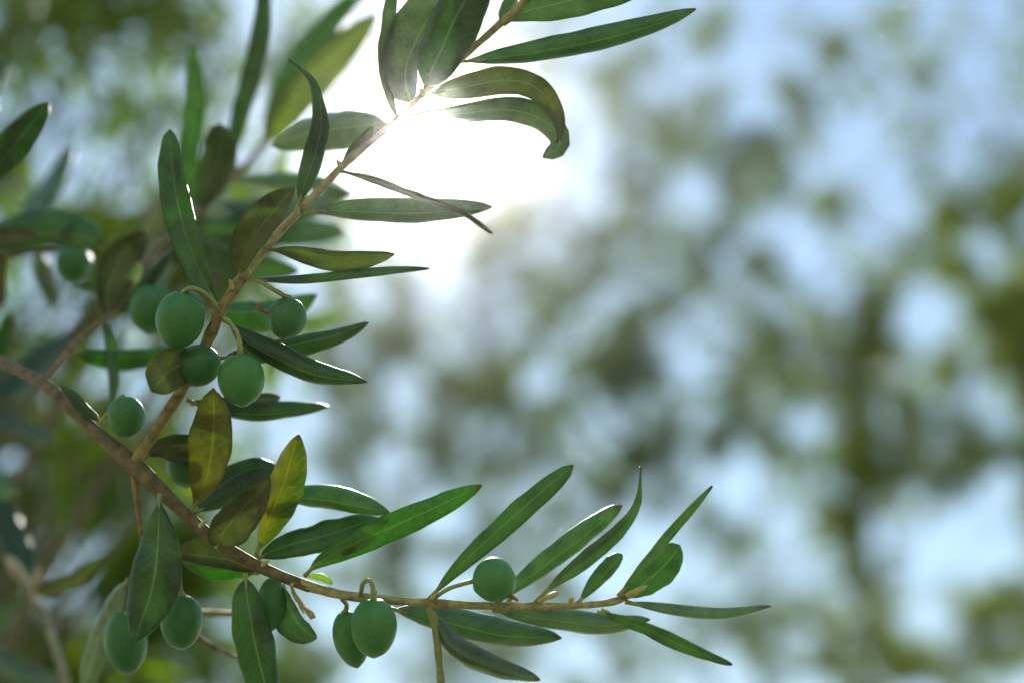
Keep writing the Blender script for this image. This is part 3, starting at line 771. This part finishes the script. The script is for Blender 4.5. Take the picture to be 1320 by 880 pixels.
leaf(B2, [(0, 330), (30, 290), (60, 245), (95, 190)], 30, G_MID, (80, 150), roll=-35, fold=12)
olive(B2, 95, 341, 23, 25, 80, 0, stalk=[(80, 324, 90), (92, 318, 86)])
B3 = empty('olive_branch', P(-40, 260, 50), 'dark blurred leaf sprig poking in at the upper left edge', 'branch', 'neighbouring sprays left of the sharp branch')
stem('stem', [(-560, 330, 330, 20), (-260, 310, 150, 12), (-90, 285, 70, 8), (-20, 240, 55, 6)], B3, BR_D, n=18)
leaf(B3, [(-30, 248), (0, 210), (30, 172), (62, 132)], 44, G_DARK, (56, 44), roll=12)
leaf(B3, [(-40, 255), (-30, 190), (-15, 130), (12, 74)], 30, G_MID, (58, 100), roll=20)
leaf(B3, [(-60, 262), (-70, 220), (-60, 160), (-40, 110)], 40, G_MID, (60, 70), roll=10)
B4 = empty('olive_branch', P(95, 905, 100), 'blurred pale bud tipped twig in the lower left corner', 'branch', 'neighbouring sprays left of the sharp branch')
stem('stem', [(60, 1150, 300, 14), (90, 960, 130, 11), (86, 890, 104, 10), (70, 830, 100, 9.5), (45, 762, 98, 9), (25, 735, 98, 9)], B4, (.36, .36, .30), n=24, nodes=(.8,))
stem('bud', [(32, 748, 98, 10), (20, 732, 96, 17), (12, 722, 96, 12), (7, 716, 96, 3)], B4, (.52, .48, .38), n=12)
stem('bud', [(42, 756, 98, 7), (48, 742, 94, 13), (50, 732, 94, 4)], B4, (.50, .42, .30), n=10)
leaf(B4, [(48, 762), (70, 755), (100, 742), (133, 715)], 24, OLV, (98, 80), roll=15, under=True)
leaf(B4, [(50, 765), (20, 700), (0, 660), (-10, 620)], 40, G_DARK, (98, 140), roll=15)
leaf(B4, [(84, 880), (40, 870), (0, 850), (-40, 850)], 34, G_MID, (104, 140), roll=15)
B5 = empty('olive_branch', P(-30, 520, 120), 'blurred green leaf tips touching the left edge below the main stem', 'branch', 'neighbouring sprays left of the sharp branch')
stem('stem', [(-520, 420, 380, 20), (-220, 500, 200, 13), (-70, 520, 140, 9), (-10, 560, 130, 6)], B5, BR_D, n=18)
leaf(B5, [(-40, 520), (-20, 480), (0, 445), (12, 405)], 30, G_VIVID, (132, 110), roll=12)
leaf(B5, [(-30, 545), (10, 555), (40, 565), (70, 570)], 46, G_DARK, (132, 170), roll=12)
leaf(B5, [(-60, 530), (-40, 580), (-10, 620), (22, 640)], 42, G_VIVID, (140, 110), roll=12)
leaf(B5, [(-30, 530), (20, 500), (60, 460), (95, 425)], 40, G_DARK, (132, 170), roll=12)

# ------------------------------------------------------------------ haze volume, added to make the glow and veil round the sun
hv = [(x, y, z) for z in (-1.2, 12.0) for y in (-262, 262) for x in (-262, 262)]
hf = [(0, 2, 3, 1), (4, 5, 7, 6), (0, 1, 5, 4), (2, 6, 7, 3), (0, 4, 6, 2), (1, 3, 7, 5)]
hz, n, l, b, out = mat('sun_glow_haze')
n.remove(b)
pv = n.new('ShaderNodeVolumePrincipled')
pv.inputs['Color'].default_value = (.97, .98, 1, 1)
pv.inputs['Density'].default_value = .0065
pv.inputs['Anisotropy'].default_value = .99
l.new(pv.outputs[0], out.inputs['Volume'])
h = mesh_obj('haze', hv, hf, [hz], None, smooth=False)
h['kind'] = 'stuff'; h['label'] = 'haze added for the glow and veil round the sun'
